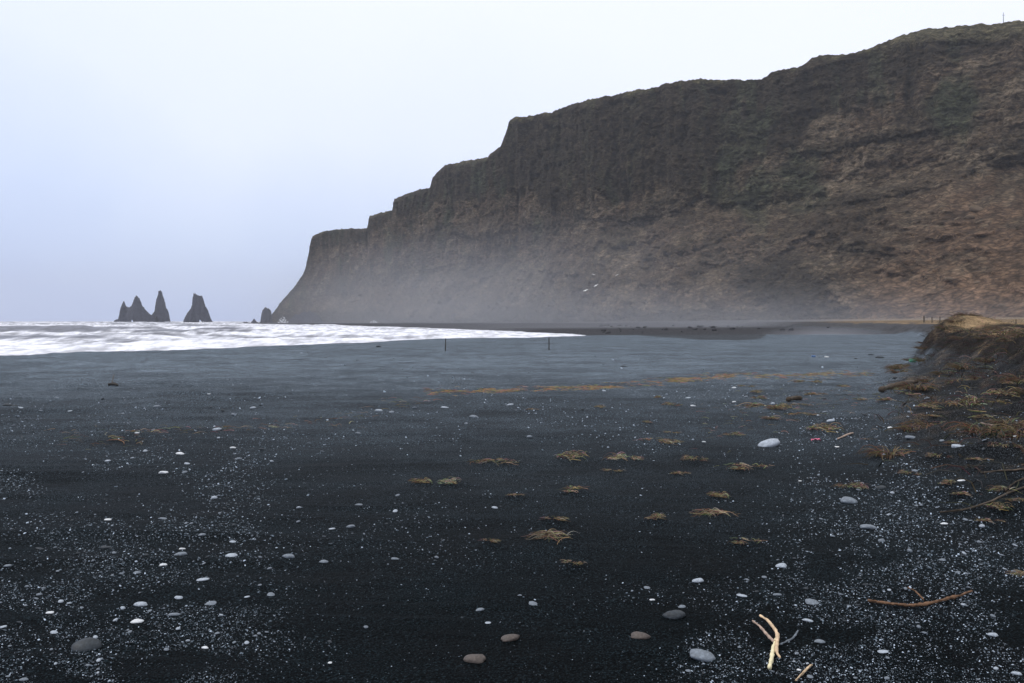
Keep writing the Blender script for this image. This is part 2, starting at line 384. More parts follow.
# colours: the rock, moss, turf and scree themselves
def C3(*c): return np.array(c)
cn = fbm(S/45, ZC/30, 4, 401); cn2 = fbm(S/12, ZC/9, 4, 411)
dark = C3(.055, .042, .027); moss = C3(.043, .050, .028); brown = C3(.086, .060, .039); tan = C3(.16, .125, .085); orange = C3(.20, .125, .078)
cc = np.ones(PX.shape+(3,))*brown
def mix(c, k, f): f = np.clip(f, 0, 1)[..., None]; return c*(1-f)+k*f
ub = np.interp(PX, [256, 400, 500, 560, 640, 760, 850, 1024], [.80, .82, .66, .52, .50, .56, .74, .84])+.14*cn+.05*flute2
bandm = ss(-.03, .05, TT-ub)
cc = mix(cc, tan*.95, ss(-.1, .45, fbm(dp/13, dg/60, 4, 441))*(1-bandm)*.7)
cc = mix(cc, dark*.8, ss(.0, .5, fbm(dp/30, dg/80, 3, 443))*(1-bandm)*.6)
cc = mix(cc, dark*.66, bandm*.92)
cc = mix(cc, dark*.45, bandm*ss(.05, .5, fbm(wS/7, wZ/70, 3, 445))*.8)
cc = mix(cc, moss*1.3, bandm*ss(.15, .5, fbm(wS/9, wZ/50, 3, 447))*.45)
for ln in LEDGES:
    ly = np.interp(PX, [p[0] for p in ln], [p[1] for p in ln])+3*fbm(PX/14, PX*0, 3, int(ln[0][1])); dl = ly-py_
    on = ss(ln[0][0]-10, ln[0][0]+25, PX)*ss(ln[-1][0]+10, ln[-1][0]-25, PX)
    cc = mix(cc, dark*.8, on*np.exp(-((dl-3)/6)**2)*.8*ss(-.5, .2, fbm(PX/17, PX*0+2, 3, 449)))
cc = mix(cc, moss, ss(.1, .5, fbm(S/30, ZC/50, 3, 421))*.8*ss(.2, .5, TT))
cc = mix(cc, tan, ss(.12, .5, cn2)*(1-bandm)*.45)
cc = mix(cc, dark*.9, ss(.2, .5, fbm(S/25, wZ/7, 4, 431))*.45)
cc = mix(cc, orange*.62, smooth*.85*(1-.6*ss(.1, .4, cn2)))
orr = ss(800, 1010, PX)*ss(235, 300, py_)
cc = mix(cc, orange*.85, orr*.75*ss(-.45, .2, cn+.15))
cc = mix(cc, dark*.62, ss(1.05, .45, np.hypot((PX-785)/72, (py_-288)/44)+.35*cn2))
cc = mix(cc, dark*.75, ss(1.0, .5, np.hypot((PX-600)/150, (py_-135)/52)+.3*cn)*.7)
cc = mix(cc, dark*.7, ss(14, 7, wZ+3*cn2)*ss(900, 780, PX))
lip = ss(.975-.02*cn2, .992, TT)
cc = mix(cc, C3(.12, .105, .055), lip*.65*ss(-.1, .35, cn2)); 
cc = mix(cc, C3(.12, .105, .06), ss(0, .06, TT-(.93-.0002*(PX-850)))*ss(850, 930, PX)*.8)
cc = cc*1.0*(1+.4*fbm(S/3.0, ZC/2.6, 3, 453))[..., None]
# plateau behind the edge: falls gently away, then the hidden back slope
ext = [(12, -.6), (60, -6), (260, -25), (600, -90), (900, -230)]
LX = [XC]; LY = [YC]; LZ = [ZC]; LC = [cc]
for d_, dz in ext:
    LX.append(XC[:, -1:]-nx*d_*np.interp(pxs, [256, 400], [.25, 1])[:, None]); LY.append(YC[:, -1:]-ny*d_*np.interp(pxs, [256, 400], [.25, 1])[:, None]); LZ.append(np.maximum(ZC[:, -1:]+dz, -6)); LC.append(np.ones((len(pxs), 1, 3))*C3(.07, .07, .03))
XC = np.concatenate(LX, 1); YC = np.concatenate(LY, 1); ZCc = np.concatenate(LZ, 1); cc = np.concatenate(LC, 1)
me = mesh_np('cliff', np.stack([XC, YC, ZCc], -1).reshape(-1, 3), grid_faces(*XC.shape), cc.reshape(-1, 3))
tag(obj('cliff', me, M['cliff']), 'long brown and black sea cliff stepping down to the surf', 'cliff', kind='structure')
print('cliff', XC.size)
def on_cliff(px, py):
    i = int(np.argmin(np.abs(pxs-px))); col_py = HY-(ZCc[i, :nv]-EYE)/YC[i, :nv]*F
    j = int(np.argmin(np.abs(col_py-py))); return XC[i, j], YC[i, j], ZCc[i, j]

# ------------------------------------------------------------------ rocks rising from an outline and given real depth
def crag(name, outline, Y0, depth, mat, seed, step=.6, power=1.6, base=-4.5, rough=1.0):
    P = np.array(outline, float); x = (P[:, 0]-CX)/F*Y0; z = EYE+(HY-P[:, 1])/F*Y0
    xs = np.arange(x[0]-.5, x[-1]+.5, step); yv = np.linspace(-1, 1, 61)
    GX, GV = np.meshgrid(xs, yv, indexing='ij')
    wob = rough*(1.5*fbm(GX/5, GV*3, 3, seed))
    prof_ = np.interp(GX+wob*.6, x, z, left=base, right=base)
    wd = depth*(.35+.65*ss(0, 1, (np.interp(GX, x, z)-base)/(z.max()-base)))
    vv = np.abs(GV*(1+.25*fbm(GX/6, GV*4, 3, seed+5)))
    prof_ = prof_ + rough*2.6*(ridged(GX/3.2, GV*2.5, 3, seed+21)-.3)*ss(.15, .8, (prof_-base)/(z.max()-base))
    ZZ = base+(prof_-base)*np.clip(1-vv**power, 0, 1)*(1+.05*ridged(GX/1.8, GV*5, 2, seed+25)) + rough*1.2*fbm(GX/2.5, GV*8, 3, seed+9)*ss(1, .8, vv)*ss(0, .3, vv)
    me = mesh_np(name, np.stack([GX, Y0+GV*wd, ZZ], -1).reshape(-1, 3)-np.array([xs.mean(), Y0, 0]), grid_faces(*GX.shape)[:, ::1], None)
    return obj(name, me, mat, loc=(xs.mean(), Y0, 0))
def zp(pts, sx=3.938, ox=90, oy=270): return [(ox+a/sx, oy+b/sx) for a, b in pts]
o = crag('sea_stack', zp([(93,208),(97,198),(118,190),(121,155),(129,128),(133,125),(140,142),(150,148),(164,143),(174,122),(181,103),(187,104),(198,121),(205,138),(216,154),(228,168),(240,177),(252,190),(256,208)]), 1900, 22, M['stack'], 500)
tag(o, 'broad dark sea stack with two jagged points, leftmost in the surf', 'sea stack', 'sea stacks standing off the headland')
o = crag('sea_stack', zp([(228,208),(240,180),(254,165),(261,140),(262,115),(268,100),(271,84),(276,80),(281,84),(286,104),(293,116),(294,140),(303,152),(309,168),(312,188),(315,208)]), 1940, 20, M['stack'], 520)
tag(o, 'tall thin spire of dark rock, the middle sea stack', 'sea stack', 'sea stacks standing off the headland')
o = crag('sea_stack', zp([(370,208),(373,188),(382,172),(398,152),(406,135),(409,93),(412,91),(418,100),(430,103),(441,104),(446,118),(452,138),(463,156),(468,172),(474,190),(482,204),(484,208)]), 1860, 22, M['stack'], 540)
tag(o, 'dark sea stack with a hooked tip, standing alone on the right', 'sea stack', 'sea stacks standing off the headland')
def zq(pts): return zp(pts, 5.253, 230, 210)
o = crag('sea_rock', zq([(160,605),(163,560),(170,530),(185,512),(200,514),(214,530),(220,560),(226,605)]), 1330, 9, M['stack'], 560, .4, rough=.3)
tag(o, 'rounded upright rock in the sea at the tip of the headland', 'rock')
o = crag('sea_rock', zq([(290,615),(300,590),(320,572),(345,552),(370,545),(392,538),(420,532),(445,538),(470,560),(490,590),(500,615)]), 1190, 12, M['stack'], 580, .4)
tag(o, 'low dark double-humped rock at the foot of the headland behind the surf', 'rock')
o = crag('sea_rock', zq([(50,610),(60,594),(85,588),(110,594),(120,582),(128,572),(140,590),(160,596),(175,610)]), 1300, 6, M['stack'], 600, .4)
tag(o, 'low dark reef barely above the waves beside the headland tip', 'rock')
o = crag('sea_rock', zq([(185,620),(195,600),(215,594),(240,600),(250,620)]), 1150, 6, M['stack'], 610, .4)
tag(o, 'small dark rock awash just left of the white splash', 'rock')

# ------------------------------------------------------------------ boulders on the scree
def stone_mesh(name, seed, flat=.45, sub=3, rough=.16, mat=None):
    import bmesh
    bm = bmesh.new(); bmesh.ops.create_icosphere(bm, subdivisions=sub, radius=.5)
    P = np.array([v.co[:] for v in bm.verts])
    n = fbm(P[:, 0]*1.6+seed*3.3, P[:, 1]*1.6+P[:, 2]*1.1+seed, 3, seed)+.4*fbm(P[:, 0]*5+seed, P[:, 2]*5+P[:, 1]*4, 2, seed+3)
    r = np.random.default_rng(seed); ax = np.array([1, r.uniform(.55, .85), flat])
    P = P*(1+rough*n)[:, None]*ax
    # blunt polygonal wear
    for k in range(4):
        d = r.normal(size=3); d /= np.linalg.norm(d); lim = np.abs(P@d).max()*r.uniform(.72, .9); q = P@d
        P = P - np.outer(np.clip(q-lim, 0, None)*.75, d)
    for v, p in zip(bm.verts, P): v.co = p
    for f in bm.faces: f.smooth = True
    me = bpy.data.meshes.new(name); bm.to_mesh(me); bm.free()
    if mat: me.materials.append(mat)
    return me
bmesh_b = [stone_mesh('boulder', 900+i, .7, 3, .3, M['boulder']) for i in range(5)]
BL = [(975,210,16,'large pale boulder outcrop high on the brown scree, topmost of its cluster'),(968,218,12,'wide brown boulder just below the topmost outcrop boulder on the scree'),
 (981,222,9,'small boulder at the lower right end of the scree outcrop'),(957,219,8,'small boulder at the left end of the scree outcrop')]
for i, (px, py, w, lb) in enumerate(BL):
    x, y, z = on_cliff(px, py); s = w/F*y
    o = obj('boulder', bmesh_b[i % 5], None, loc=(x, y-.2*s, z)); o.scale = (s, s, s*.6); o.rotation_euler = (.2, .3, i*1.3)
    tag(o, lb, 'boulder', 'boulders of the outcrop on the right scree')
for i in range(70):
    px = random.choice([random.uniform(640, 760), random.uniform(640, 760), random.uniform(820, 1020), random.uniform(480, 1000)]); py = random.uniform(245, 312) if px < 780 else random.uniform(225, 308)
    x, y, z = on_cliff(px, py); s = random.uniform(1.8, 5.0)*(1 if px < 780 else .7)
    o = obj('boulder', bmesh_b[i % 5], None, loc=(x, y, z)); o.scale = (s*1.3, s, s*.8); o.rotation_euler = (random.uniform(-.4, .4), random.uniform(-.4, .4), random.uniform(0, 6))
    tag(o, 'brown boulder lying among others on the scree below the cliff', 'boulder', 'boulders strewn over the lower cliff slope')

for i in range(60):
    Y = random.uniform(215, 430); px = random.uniform(590, 860); X = (px-CX)/F*Y
    z = float(gh(np.array([X]), np.array([Y]))[0]); s = random.uniform(.35, 1.3)*(1+.002*Y)
    if z < -2.3 or z > .9: continue
    if 'DB' not in globals(): DB = [stone_mesh('foot_boulder', 940+k, .7, 3, .35, M['darkrock']) for k in range(4)]
    o = obj('boulder', DB[i % 4], None, loc=(X, Y, z+.12*s)); o.scale = (s*1.4, s, s*.75); o.rotation_euler = (random.uniform(-.3, .3), random.uniform(-.3, .3), random.uniform(0, 6))
    tag(o, 'dark boulder in the jumble on the shore at the cliff foot', 'boulder', 'dark boulders along the cliff foot')
# ------------------------------------------------------------------ pebbles and stones
SK = {}
def stone(kind, v):
    if (kind, v) not in SK:
        SK[(kind, v)] = stone_mesh('pebble', 40+v*7+ord(kind[1])*3, [.36, .46, .30, .55, .4][v % 5], 3, .24, M[kind])
    return SK[(kind, v)]
# px, py, width px, material
PB = [(87,646,29,'p3'),(108,519,8,'p4'),(163,518,10,'p1'),(181,554,12,'p1'),(232,555,14,'p0'),(163,564,8,'p4'),(137,572,8,'p1'),(203,579,14,'p0'),(141,604,14,'p0'),
 (137,621,14,'p4'),(174,614,13,'p1'),(50,612,9,'p4'),(211,603,13,'p1'),(179,597,9,'p0'),(205,647,9,'p4'),(8,565,10,'p1'),(54,632,9,'p0'),(3,626,8,'p0'),(24,679,8,'p1'),
 (233,541,8,'p0'),(182,548,7,'p4'),(202,534,8,'p1'),(247,596,7,'p0'),(330,662,5,'p4'),(475,659,24,'p2'),(510,638,22,'p2'),(480,609,9,'p1'),(488,622,7,'p0'),(289,556,12,'p1'),
 (271,594,10,'p1'),(395,558,9,'p1'),(324,561,9,'p1'),(332,528,8,'p0'),(351,526,9,'p1'),(702,656,32,'p1'),(640,636,22,'p2'),(675,615,24,'p3'),(769,445,22,'p0'),(698,580,12,'p0'),
 (647,587,8,'p1'),(652,599,6,'p4'),(682,606,8,'p1'),(742,595,12,'p0'),(781,565,12,'p0'),(533,603,11,'p1'),(777,594,10,'p1'),(849,501,20,'p1'),(869,527,20,'p1'),(782,566,9,'p0'),
 (812,602,17,'p1'),(808,620,13,'p0'),(820,641,11,'p1'),(799,669,6,'p4'),(993,634,10,'p0'),(944,523,8,'p4'),(942,559,8,'p1'),(881,487,12,'p3'),(883,651,12,'p0'),(1017,673,10,'p0'),
 (810,676,8,'p1'),(57,397,6,'p1'),(217,429,11,'p0'),(70,410,5,'p0'),(157,406,7,'p1'),(180,453,10,'p4'),(163,472,12,'p4'),(187,463,7,'p0'),(209,393,4,'p4'),(253,407,6,'p0'),
 (108,460,7,'p0'),(238,458,8,'p1'),(233,447,7,'p4'),(137,432,5,'p4'),(379,410,8,'p0'),(445,407,9,'p0'),(510,404,9,'p0'),(474,416,9,'p1'),(359,504,9,'p1'),(495,507,7,'p0'),
 (831,420,11,'p0'),(911,437,14,'p1'),(957,446,13,'p0'),(1016,436,10,'p4'),(890,427,6,'p4'),(915,470,8,'p1'),(961,480,8,'p4'),(704,441,5,'p4'),(800,480,4,'p4'),(8,405,11,'p3'),
 (15,405,7,'p3'),(21,407,7,'p0'),(880,357,9,'p3'),(871,354,6,'p3'),(856,358,4,'p3'),(896,377,8,'p3'),(821,398,12,'p3'),(624,366,6,'p3'),(604,364,4,'p3'),(379,346,6,'p3'),
 (326,357,4,'p3'),(473,372,4,'p3'),(604,390,5,'p0'),(688,397,6,'p0'),(734,387,5,'p4'),(734,401,5,'p4'),(693,405,6,'p4'),(106,547,11,'p3'),(40,548,9,'p3')]
CN = {'p0': 'pale grey', 'p1': 'mid grey', 'p2': 'brown', 'p3': 'near-black', 'p4': 'white'}
LM = [('the forked driftwood', 773, 650), ('the bent branch', 920, 606), ('the broad dark stone', 87, 646), ('the oblong pale stone', 769, 445),
      ('the thick log', 899, 389), ('the left post', 445, 344), ('the right post', 549, 343), ('the big grass fan', 709, 517), ('the dark snag', 113, 385),
      ('the bottom left corner', 0, 683), ('the bottom right corner', 1024, 683)]
ORD = ['nearest', 'second', 'third', 'fourth', 'fifth', 'sixth', 'seventh', 'eighth', 'ninth', 'tenth']
def dirn(px, py, lx, ly):
    dx, dy = px-lx, py-ly
    if abs(dx) > abs(dy): return 'to the right of' if dx > 0 else 'to the left of'
    return 'in front of' if dy > 0 else 'beyond'
def autolabel(items):
    """items: (px, py, noun phrase); rank within the same phrase and same side of a landmark"""
    out = []
    for i, (px, py, nn) in enumerate(items):
        best = None
        for (ln, lx, ly) in LM:
            if abs(px-lx)+abs(py-ly) < 6: continue
            if 'corner' in ln and ((px-lx)**2+(py-ly)**2)**.5 > 400: continue
            dd = dirn(px, py, lx, ly); me_ = math.hypot(px-lx, py-ly)
            rk = sum(1 for j, (a, b, m2) in enumerate(items) if m2 == nn and j != i and dirn(a, b, lx, ly) == dd and math.hypot(a-lx, b-ly) < me_)
            if best is None or (rk, me_) < best[:2]: best = (rk, me_, ln, dd)
        rk, _, ln, dd = best; rk = min(rk, 9)
        if 'corner' in ln: dd = 'away from'
        out.append(f'{nn}, {ORD[rk]} {dd} {ln}')
    return out
items = [(a, b, ('small ' if w < 9 else 'large ' if w > 17 else 'medium ')+CN[k]+' pebble') for a, b, w, k in PB]
labs = autolabel(items)
special = {(87,646): 'broad rounded dark stone half sunk in the sand at lower left', (769,445): 'largest pale oblong stone on the right half of the beach',
           (702,656): 'long smooth slate-grey stone at the front between the brown stone and the forked driftwood', (8,405): 'dark rock at the far left edge with a smaller dark one beside it',
           (15,405): 'smaller dark rock touching the dark rock at the far left edge', (21,407): 'pale rock just right of the two dark rocks at the far left edge'}
for i, ((px, py, w, k), lb) in enumerate(zip(PB, labs)):
    X, Y, Z = place(px, py+1); s = w/F*Y
    o = obj('pebble', stone(k, i % 5), None, loc=(X, Y, Z+.03*s)); o.scale = (s*.95, s*.9, s*(.75 if w < 20 else .9)); o.rotation_euler = (random.uniform(-.15, .15), random.uniform(-.15, .15), random.uniform(-.5, .5))
    if (px, py) == (769, 445): o.rotation_euler = (0, -.18, .1); o.scale = (s*1.1, s, s*1.5); o.location.z += .06*s
    if (px, py) == (87, 646): o.scale = (s*1.05, s, s*1.25)
    tag(o, special.get((px, py), lb), 'pebble', 'larger pebbles scattered over the beach')

def dens(px, py):
    d = np.zeros_like(px)
    px = px + 45*fbm(px/70, py/30, 3, 73)+.12*(py-560); d += .85*ss(345, 215, px)*ss(385, 470, py)
    d += .30*ss(360, 420, py)*ss(470, 430, py)
    rgt = ss(-20, 110, px-(700+.32*(683-py)-40*ss(560, 640, py)))
    d += 1.0*rgt*ss(400, 470, py)*(1-.75*ss(0, 40, (px-900)-(py-380)*.9*0)*ss(500, 440, py))
    d += .22*np.exp(-((px-680)/60)**2-((py-592)/22)**2) + .25*np.exp(-((px-400)/120)**2-((py-535)/35)**2)
    d += .035
    cl = fbm(px/60, py/22, 3, 71)
    return np.clip(d*(.62+1.3*cl), 0, 1)
# smaller countable pebbles
n = 0; cand = 0
while n < 185 and cand < 20000:
    cand += 1
    px = random.uniform(2, 1022); py = random.uniform(395, 680)
    if random.random() > float(dens(np.array([px]), np.array([py]))[0])**1.2: continue
    if any(abs(px-a) < w*.7+4 and abs(py-b) < 6 for a, b, w, k in PB): continue
    X, Y, Z = place(px, py); s = random.uniform(3.6, 6.0)/F*Y
    k = random.choice(['p0', 'p1', 'p1', 'p1', 'p3'])
    o = obj('pebble', stone(k, n % 5), None, loc=(X, Y, Z+.12*s)); o.scale = (s, s, s*random.uniform(.7, 1.1)); o.rotation_euler = (random.uniform(-.3, .3), random.uniform(-.3, .3), random.uniform(0, 6.28))
    tag(o, 'very small flat pebble among the gravel between the larger stones', 'pebble', 'very small pebbles lying in the gravel'); n += 1

# gravel nobody could count
def scatter(N, smin, smax, seed, pale, dfun=dens, ymin=352):
    r = np.random.default_rng(seed)
    px = r.uniform(-260, 1284, N); py = 352+(760-352)*r.uniform(0, 1, N)
    keep = r.uniform(0, 1, N) < dfun(px, py); px = px[keep]; py = py[keep]
    u = (px-CX)/F; v = (py-HY)/F; Y = EYE/v
    for _ in range(4): Y = .5*Y+.5*np.clip((EYE-gh(u*Y, Y))/v, 1.2, 80)
    X = u*Y; Z = gh(X, Y); n = len(X)
    size = (smin+(smax-smin)*r.beta(1.0, 4.5, n))/F*Y
    size = np.clip(size, .0035, .09)
    return X, Y, Z, size, r
import bmesh
bm = bmesh.new(); bmesh.ops.create_icosphere(bm, subdivisions=1, radius=.5); bm.verts.ensure_lookup_table()
IV = np.array([v.co[:] for v in bm.verts]); IF = np.array([[v.index for v in f.verts] for f in bm.faces]); bm.free()
def gravel(name, label, N, smin, smax, seed, palef, mat):
    X, Y, Z, s, r = scatter(N, smin, smax, seed, palef); n = len(X); print(name, n)
    a = r.uniform(0, 6.28, n); ca, sa = np.cos(a), np.sin(a)
    ax = np.stack([s, s*r.uniform(.5, .9, n), s*r.uniform(.3, .7, n)], 1)
    P = IV[None]*(1+.25*r.normal(size=(n, len(IV), 1)).clip(-1, 1))*ax[:, None, :]
    tl = r.normal(size=n)*.35; P = np.stack([P[..., 0], P[..., 1], P[..., 2]+P[..., 0]*tl[:, None]], -1)
    W = np.stack([P[..., 0]*ca[:, None]-P[..., 1]*sa[:, None]+X[:, None], P[..., 0]*sa[:, None]+P[..., 1]*ca[:, None]+Y[:, None], P[..., 2]+Z[:, None]+.12*s[:, None]], -1)
    val = r.uniform(0, 1, n)/np.where(X/Y > .12, 1.25, .8); c = np.where((val < palef)[:, None], np.array([.42, .49, .58])*(r.uniform(.12, 1.25, n)**1.6)[:, None], np.array([.045, .06, .075])*r.uniform(.4, 3.0, n)[:, None])
    F_ = (IF[None]+(np.arange(n)*len(IV))[:, None, None]).reshape(-1, 3)
    me = mesh_np(name, W.reshape(-1, 3), F_, np.repeat(c, len(IV), 0), True)
    tag(obj(name, me, mat), label, 'gravel', kind='stuff')
gravel('gravel', 'fine pale and dark gravel strewn over the black sand', 200000, .7, 4.0, 5, .33, M['gravel'])

# ------------------------------------------------------------------ dead grass
def strand(p0, heading, length, rise, curl, n=6, r0=.004, r=None):
    r = r or random
    pts = []; x, y, z = p0; h = heading; st = length/(n-1); el = rise
    for i in range(n):
        pts.append((x, y, max(z, .002)))
        x += math.cos(h)*math.cos(el)*st; y += math.sin(h)*math.cos(el)*st; z += math.sin(el)*st
        h += curl*r.uniform(.3, 1.4)/(n-1); el -= (rise+.5)*1.5/(n-1)
    rad = [r0*(1-.75*i/(n-1)) for i in range(n)]
    return pts, rad
PAL = [(.27, .20, .12), (.19, .13, .075), (.11, .08, .05), (.38, .31, .20), (.06, .048, .036), (.15, .105, .06)]
PALP = [(.42, .40, .26), (.30, .30, .18), (.5, .46, .34), (.2, .15, .08)]
def clump_mesh(kind, seed):
    r = random.Random(seed); paths = []
    if kind == 1:      # fan of longer stalks swept one way
        for i in range(120):
            h = math.pi+r.gauss(.25, .5) if i < 70 else r.uniform(-.6, 1.2)
            p, q = strand((r.gauss(.12, .16), r.gauss(0, .09), r.uniform(0, .07)), h, r.uniform(.2, .58), r.uniform(-.1, .5), r.gauss(0, .8), 7, r.uniform(.004, .009), r)
            paths.append((p, q, [c*r.uniform(.7, 1.3) for c in r.choice(PAL+PALP[:1])]))
    else:
        subs = [(r.gauss(0, .26), r.gauss(0, .16), r.uniform(.3, 1)) for _ in range(4)]
        ns = {0: 130, 2: 110, 3: 110}[kind]; hz = {0: .12, 2: .08, 3: .11}[kind]
        for i in range(ns):
            q_ = r.choice(subs); a = q_[0]+r.gauss(0, .10); b = q_[1]+r.gauss(0, .07)
            h = r.choice([0, math.pi])+r.gauss(0, .55)
            p, q = strand((a, b, r.uniform(0, hz)*q_[2]), h+q_[0], r.uniform(.08, .40)*(1.5 if r.random() < .06 else 1), r.uniform(-.1, .7 if kind != 2 else .3), r.gauss(0, 1.2), 6, r.uniform(.005, .011), r)
            paths.append((p, q, [c*r.uniform(.6, 1.25) for c in r.choice(PALP+PAL[:2] if kind == 3 else PAL)]))
    V, Fq, Cc = tubes(paths, 3)
    return mesh_np('dead_grass_clump', V, Fq, Cc, False)
CM = {k: [clump_mesh(k, 60+k*10+v) for v in range(6)] for k in (0, 1, 2, 3)}
KN = {0: 'tangled tan grass clump', 1: 'spread fan of dead grass stalks', 2: 'low flattened brown grass clump', 3: 'pale straw-coloured grass clump'}
tl = autolabel([(a, b, KN[k]) for a, b, w, k in TUFTS])
for i, ((px, py, w, k), (X, Y), lb) in enumerate(zip(TUFTS, TP, tl)):
    z = float(gh(np.array([X]), np.array([Y]))[0]); s = w/F*Y*1.05
    o = obj('dead_grass_clump', CM[k][i % 6], M['grass'], loc=(X, Y, z-.035*s)); o.scale = (s*.86, s*1.15, s*random.uniform(.9, 1.3))
    o.rotation_euler = (0, 0, random.uniform(-.35, .35)+(math.pi if i % 2 and k != 1 else 0))
    if (px, py) == (709, 517): lb = 'big fan of pale dead grass stalks on the dark sand, right of centre'
    if (px, py) == (545, 539): lb = 'big fan of dead grass stalks on the dark sand, left of the other big fan'
    tag(o, lb, 'grass clump', 'clumps of dead grass washed onto the beach')
# grass hanging over and rooted in the bank
def blades_mesh(seed, n, lo, hi, pal):
    r = random.Random(seed); paths = []
    for i in range(n):
        a = r.uniform(0, 6.28); q = r.random()**.5*.16
        p, rd = strand((q*math.cos(a), q*math.sin(a), 0), a+r.gauss(0, .7), r.uniform(lo, hi), r.uniform(.5, 1.45), r.gauss(0, .7), 6, r.uniform(.004, .008), r)
        paths.append((p, rd, [c*r.uniform(.6, 1.2) for c in r.choice(pal)]))
    V, Fq, Cc = tubes(paths, 3); return mesh_np('bank_grass_tuft', V, Fq, Cc, False)
BG = [blades_mesh(300+i, 120, .12, .38, PAL[1:3]+PAL[4:]) for i in range(4)]
for i in range(120):
    Y = random.uniform(9, 36)**1.0; Xf = np.interp(Y, FT[:, 0], FT[:, 1]); X = Xf+(random.uniform(-.3, 3.6) if i % 2 else random.uniform(-3.5, .5))
    if X/Y > .64 or X/Y < .3 or (X < Xf-.3 and bench(np.array([X]), np.array([Y]))[0] < .3): continue
    z = float(gh(np.array([X]), np.array([Y]))[0])
    o = obj('bank_grass_tuft', BG[i % 4], M['grass'], loc=(X, Y, z-.02)); s = random.uniform(.7, 1.4); o.scale = (s, s, s*.75); o.rotation_euler = (0, 0, random.uniform(0, 6.28))
    tag(o, 'dry brown grass tuft rooted among others in the dark bank on the right', 'grass tuft', 'grass tufts growing on the bank')
X, Y = 16.9, 33.0; z = float(gh(np.array([X]), np.array([Y]))[0])
o = obj('bank_grass_tuft', blades_mesh(390, 120, .15, .45, PAL[2:3]+PAL[4:]), M['grass'], loc=(X, Y, z-.03)); o.scale = (1.2, 1.2, 1.0)
tag(o, 'dark bushy grass tuft crowning the highest knob of the bank', 'grass tuft')
# orange strandline and litter of short stalks
def litter(name, label, cat, pts, N, spread, size, pal, seed, keep=lambda px: 1):
    r = random.Random(seed); paths = []; P = np.array(pts, float)
    seg = np.concatenate([[0], np.cumsum(np.hypot(np.diff(P[:, 0]), 6*np.diff(P[:, 1])))])
    pos = []
    for i in range(N):
        q = r.uniform(0, seg[-1]); px = np.interp(q, seg, P[:, 0])+r.gauss(0, 6); py = np.interp(q, seg, P[:, 1])+r.gauss(0, spread)
        if r.random() > (.05+.95*(fbm(np.array([px/9]), np.array([py/2.0]), 3, 7)[0] > -.02))*keep(px): continue
        v = (py-HY)/F; Y = EYE/v; pos.append(((px-CX)/F*Y, Y))
    A = np.array(pos); Z = gh(A[:, 0], A[:, 1])
    for (x, y), z in zip(pos, Z):
        L = r.uniform(*size); p, q = strand((0, 0, .01), r.choice([0, math.pi])+r.gauss(0, .7), L, r.uniform(0, .4), r.gauss(0, 1), 4, L*.022, r)
        paths.append(([(a+x, b+y, c+z) for a, b, c in p], q, [c*r.uniform(.6, 1.3) for c in r.choice(pal)]))
    V, Fq, Cc = tubes(paths, 3); tag(obj(name, mesh_np(name, V, Fq, Cc, False), M['grass']), label, cat, kind='stuff')
OR = [(.40, .25, .11), (.30, .2, .11), (.42, .31, .19), (.16, .12, .08)]
litter('strandline', 'orange-brown line of washed-up stalks across the beach', 'strandline', [(430,395),(520,392),(590,390),(640,384),(680,380),(700,377),(740,376),(800,375),(870,373)], 9000, 1.5, (.07, .24), OR, 5, lambda p: float(.45+.55*math.exp(-((p-668)/48)**2)))
litter('strandline', 'faint brownish trail of washed-up stalks on the left middle beach', 'strandline', [(60,436),(120,441),(200,432),(270,425),(340,422),(400,405),(440,395)], 420, 3.5, (.08, .22), PAL, 6)
litter('strandline', 'scattered short stalks between the grass clumps on the right', 'strandline', [(700,425),(780,410),(860,395),(930,385)], 500, 12, (.06, .2), PAL, 8)
def bank_litter():
    r = random.Random(9); paths = []; pos = []
    for i in range(7000):
        Y = math.exp(r.uniform(math.log(7), math.log(46))); Xf = np.interp(Y, FT[:, 0], FT[:, 1]); q = r.betavariate(1.3, 1.3) if i % 2 else r.uniform(.75, 3.5); X = Xf+q*1.9-(r.uniform(0, 4.2) if i % 3 == 0 and Y < 22 else 0)
        if X/Y < .75 and (X > Xf or bench(np.array([X]), np.array([Y]))[0] > .2): pos.append((X, Y, i % 2))
    A = np.array(pos); Z = gh(A[:, 0], A[:, 1])
    for (x, y, k), z in zip(pos, Z):
        L = r.uniform(.12, .45); p, q = strand((0, 0, .0), r.uniform(0, 6.28), L, r.uniform(0, 1.1), r.gauss(0, 1), 4, r.uniform(.004, .009), r)
        paths.append(([(a+x, b+y, c+z) for a, b, c in p], q, [c*r.uniform(.5, 1.1) for c in (r.choice(PAL) if k == 0 else (.055, .042, .03))]))
    V, Fq, Cc = tubes(paths, 3); tag(obj('bank_turf', mesh_np('bank_turf', V, Fq, Cc, False), M['grass']), 'matted dead grass and roots over the bank and its top', 'turf', kind='stuff')
bank_litter()

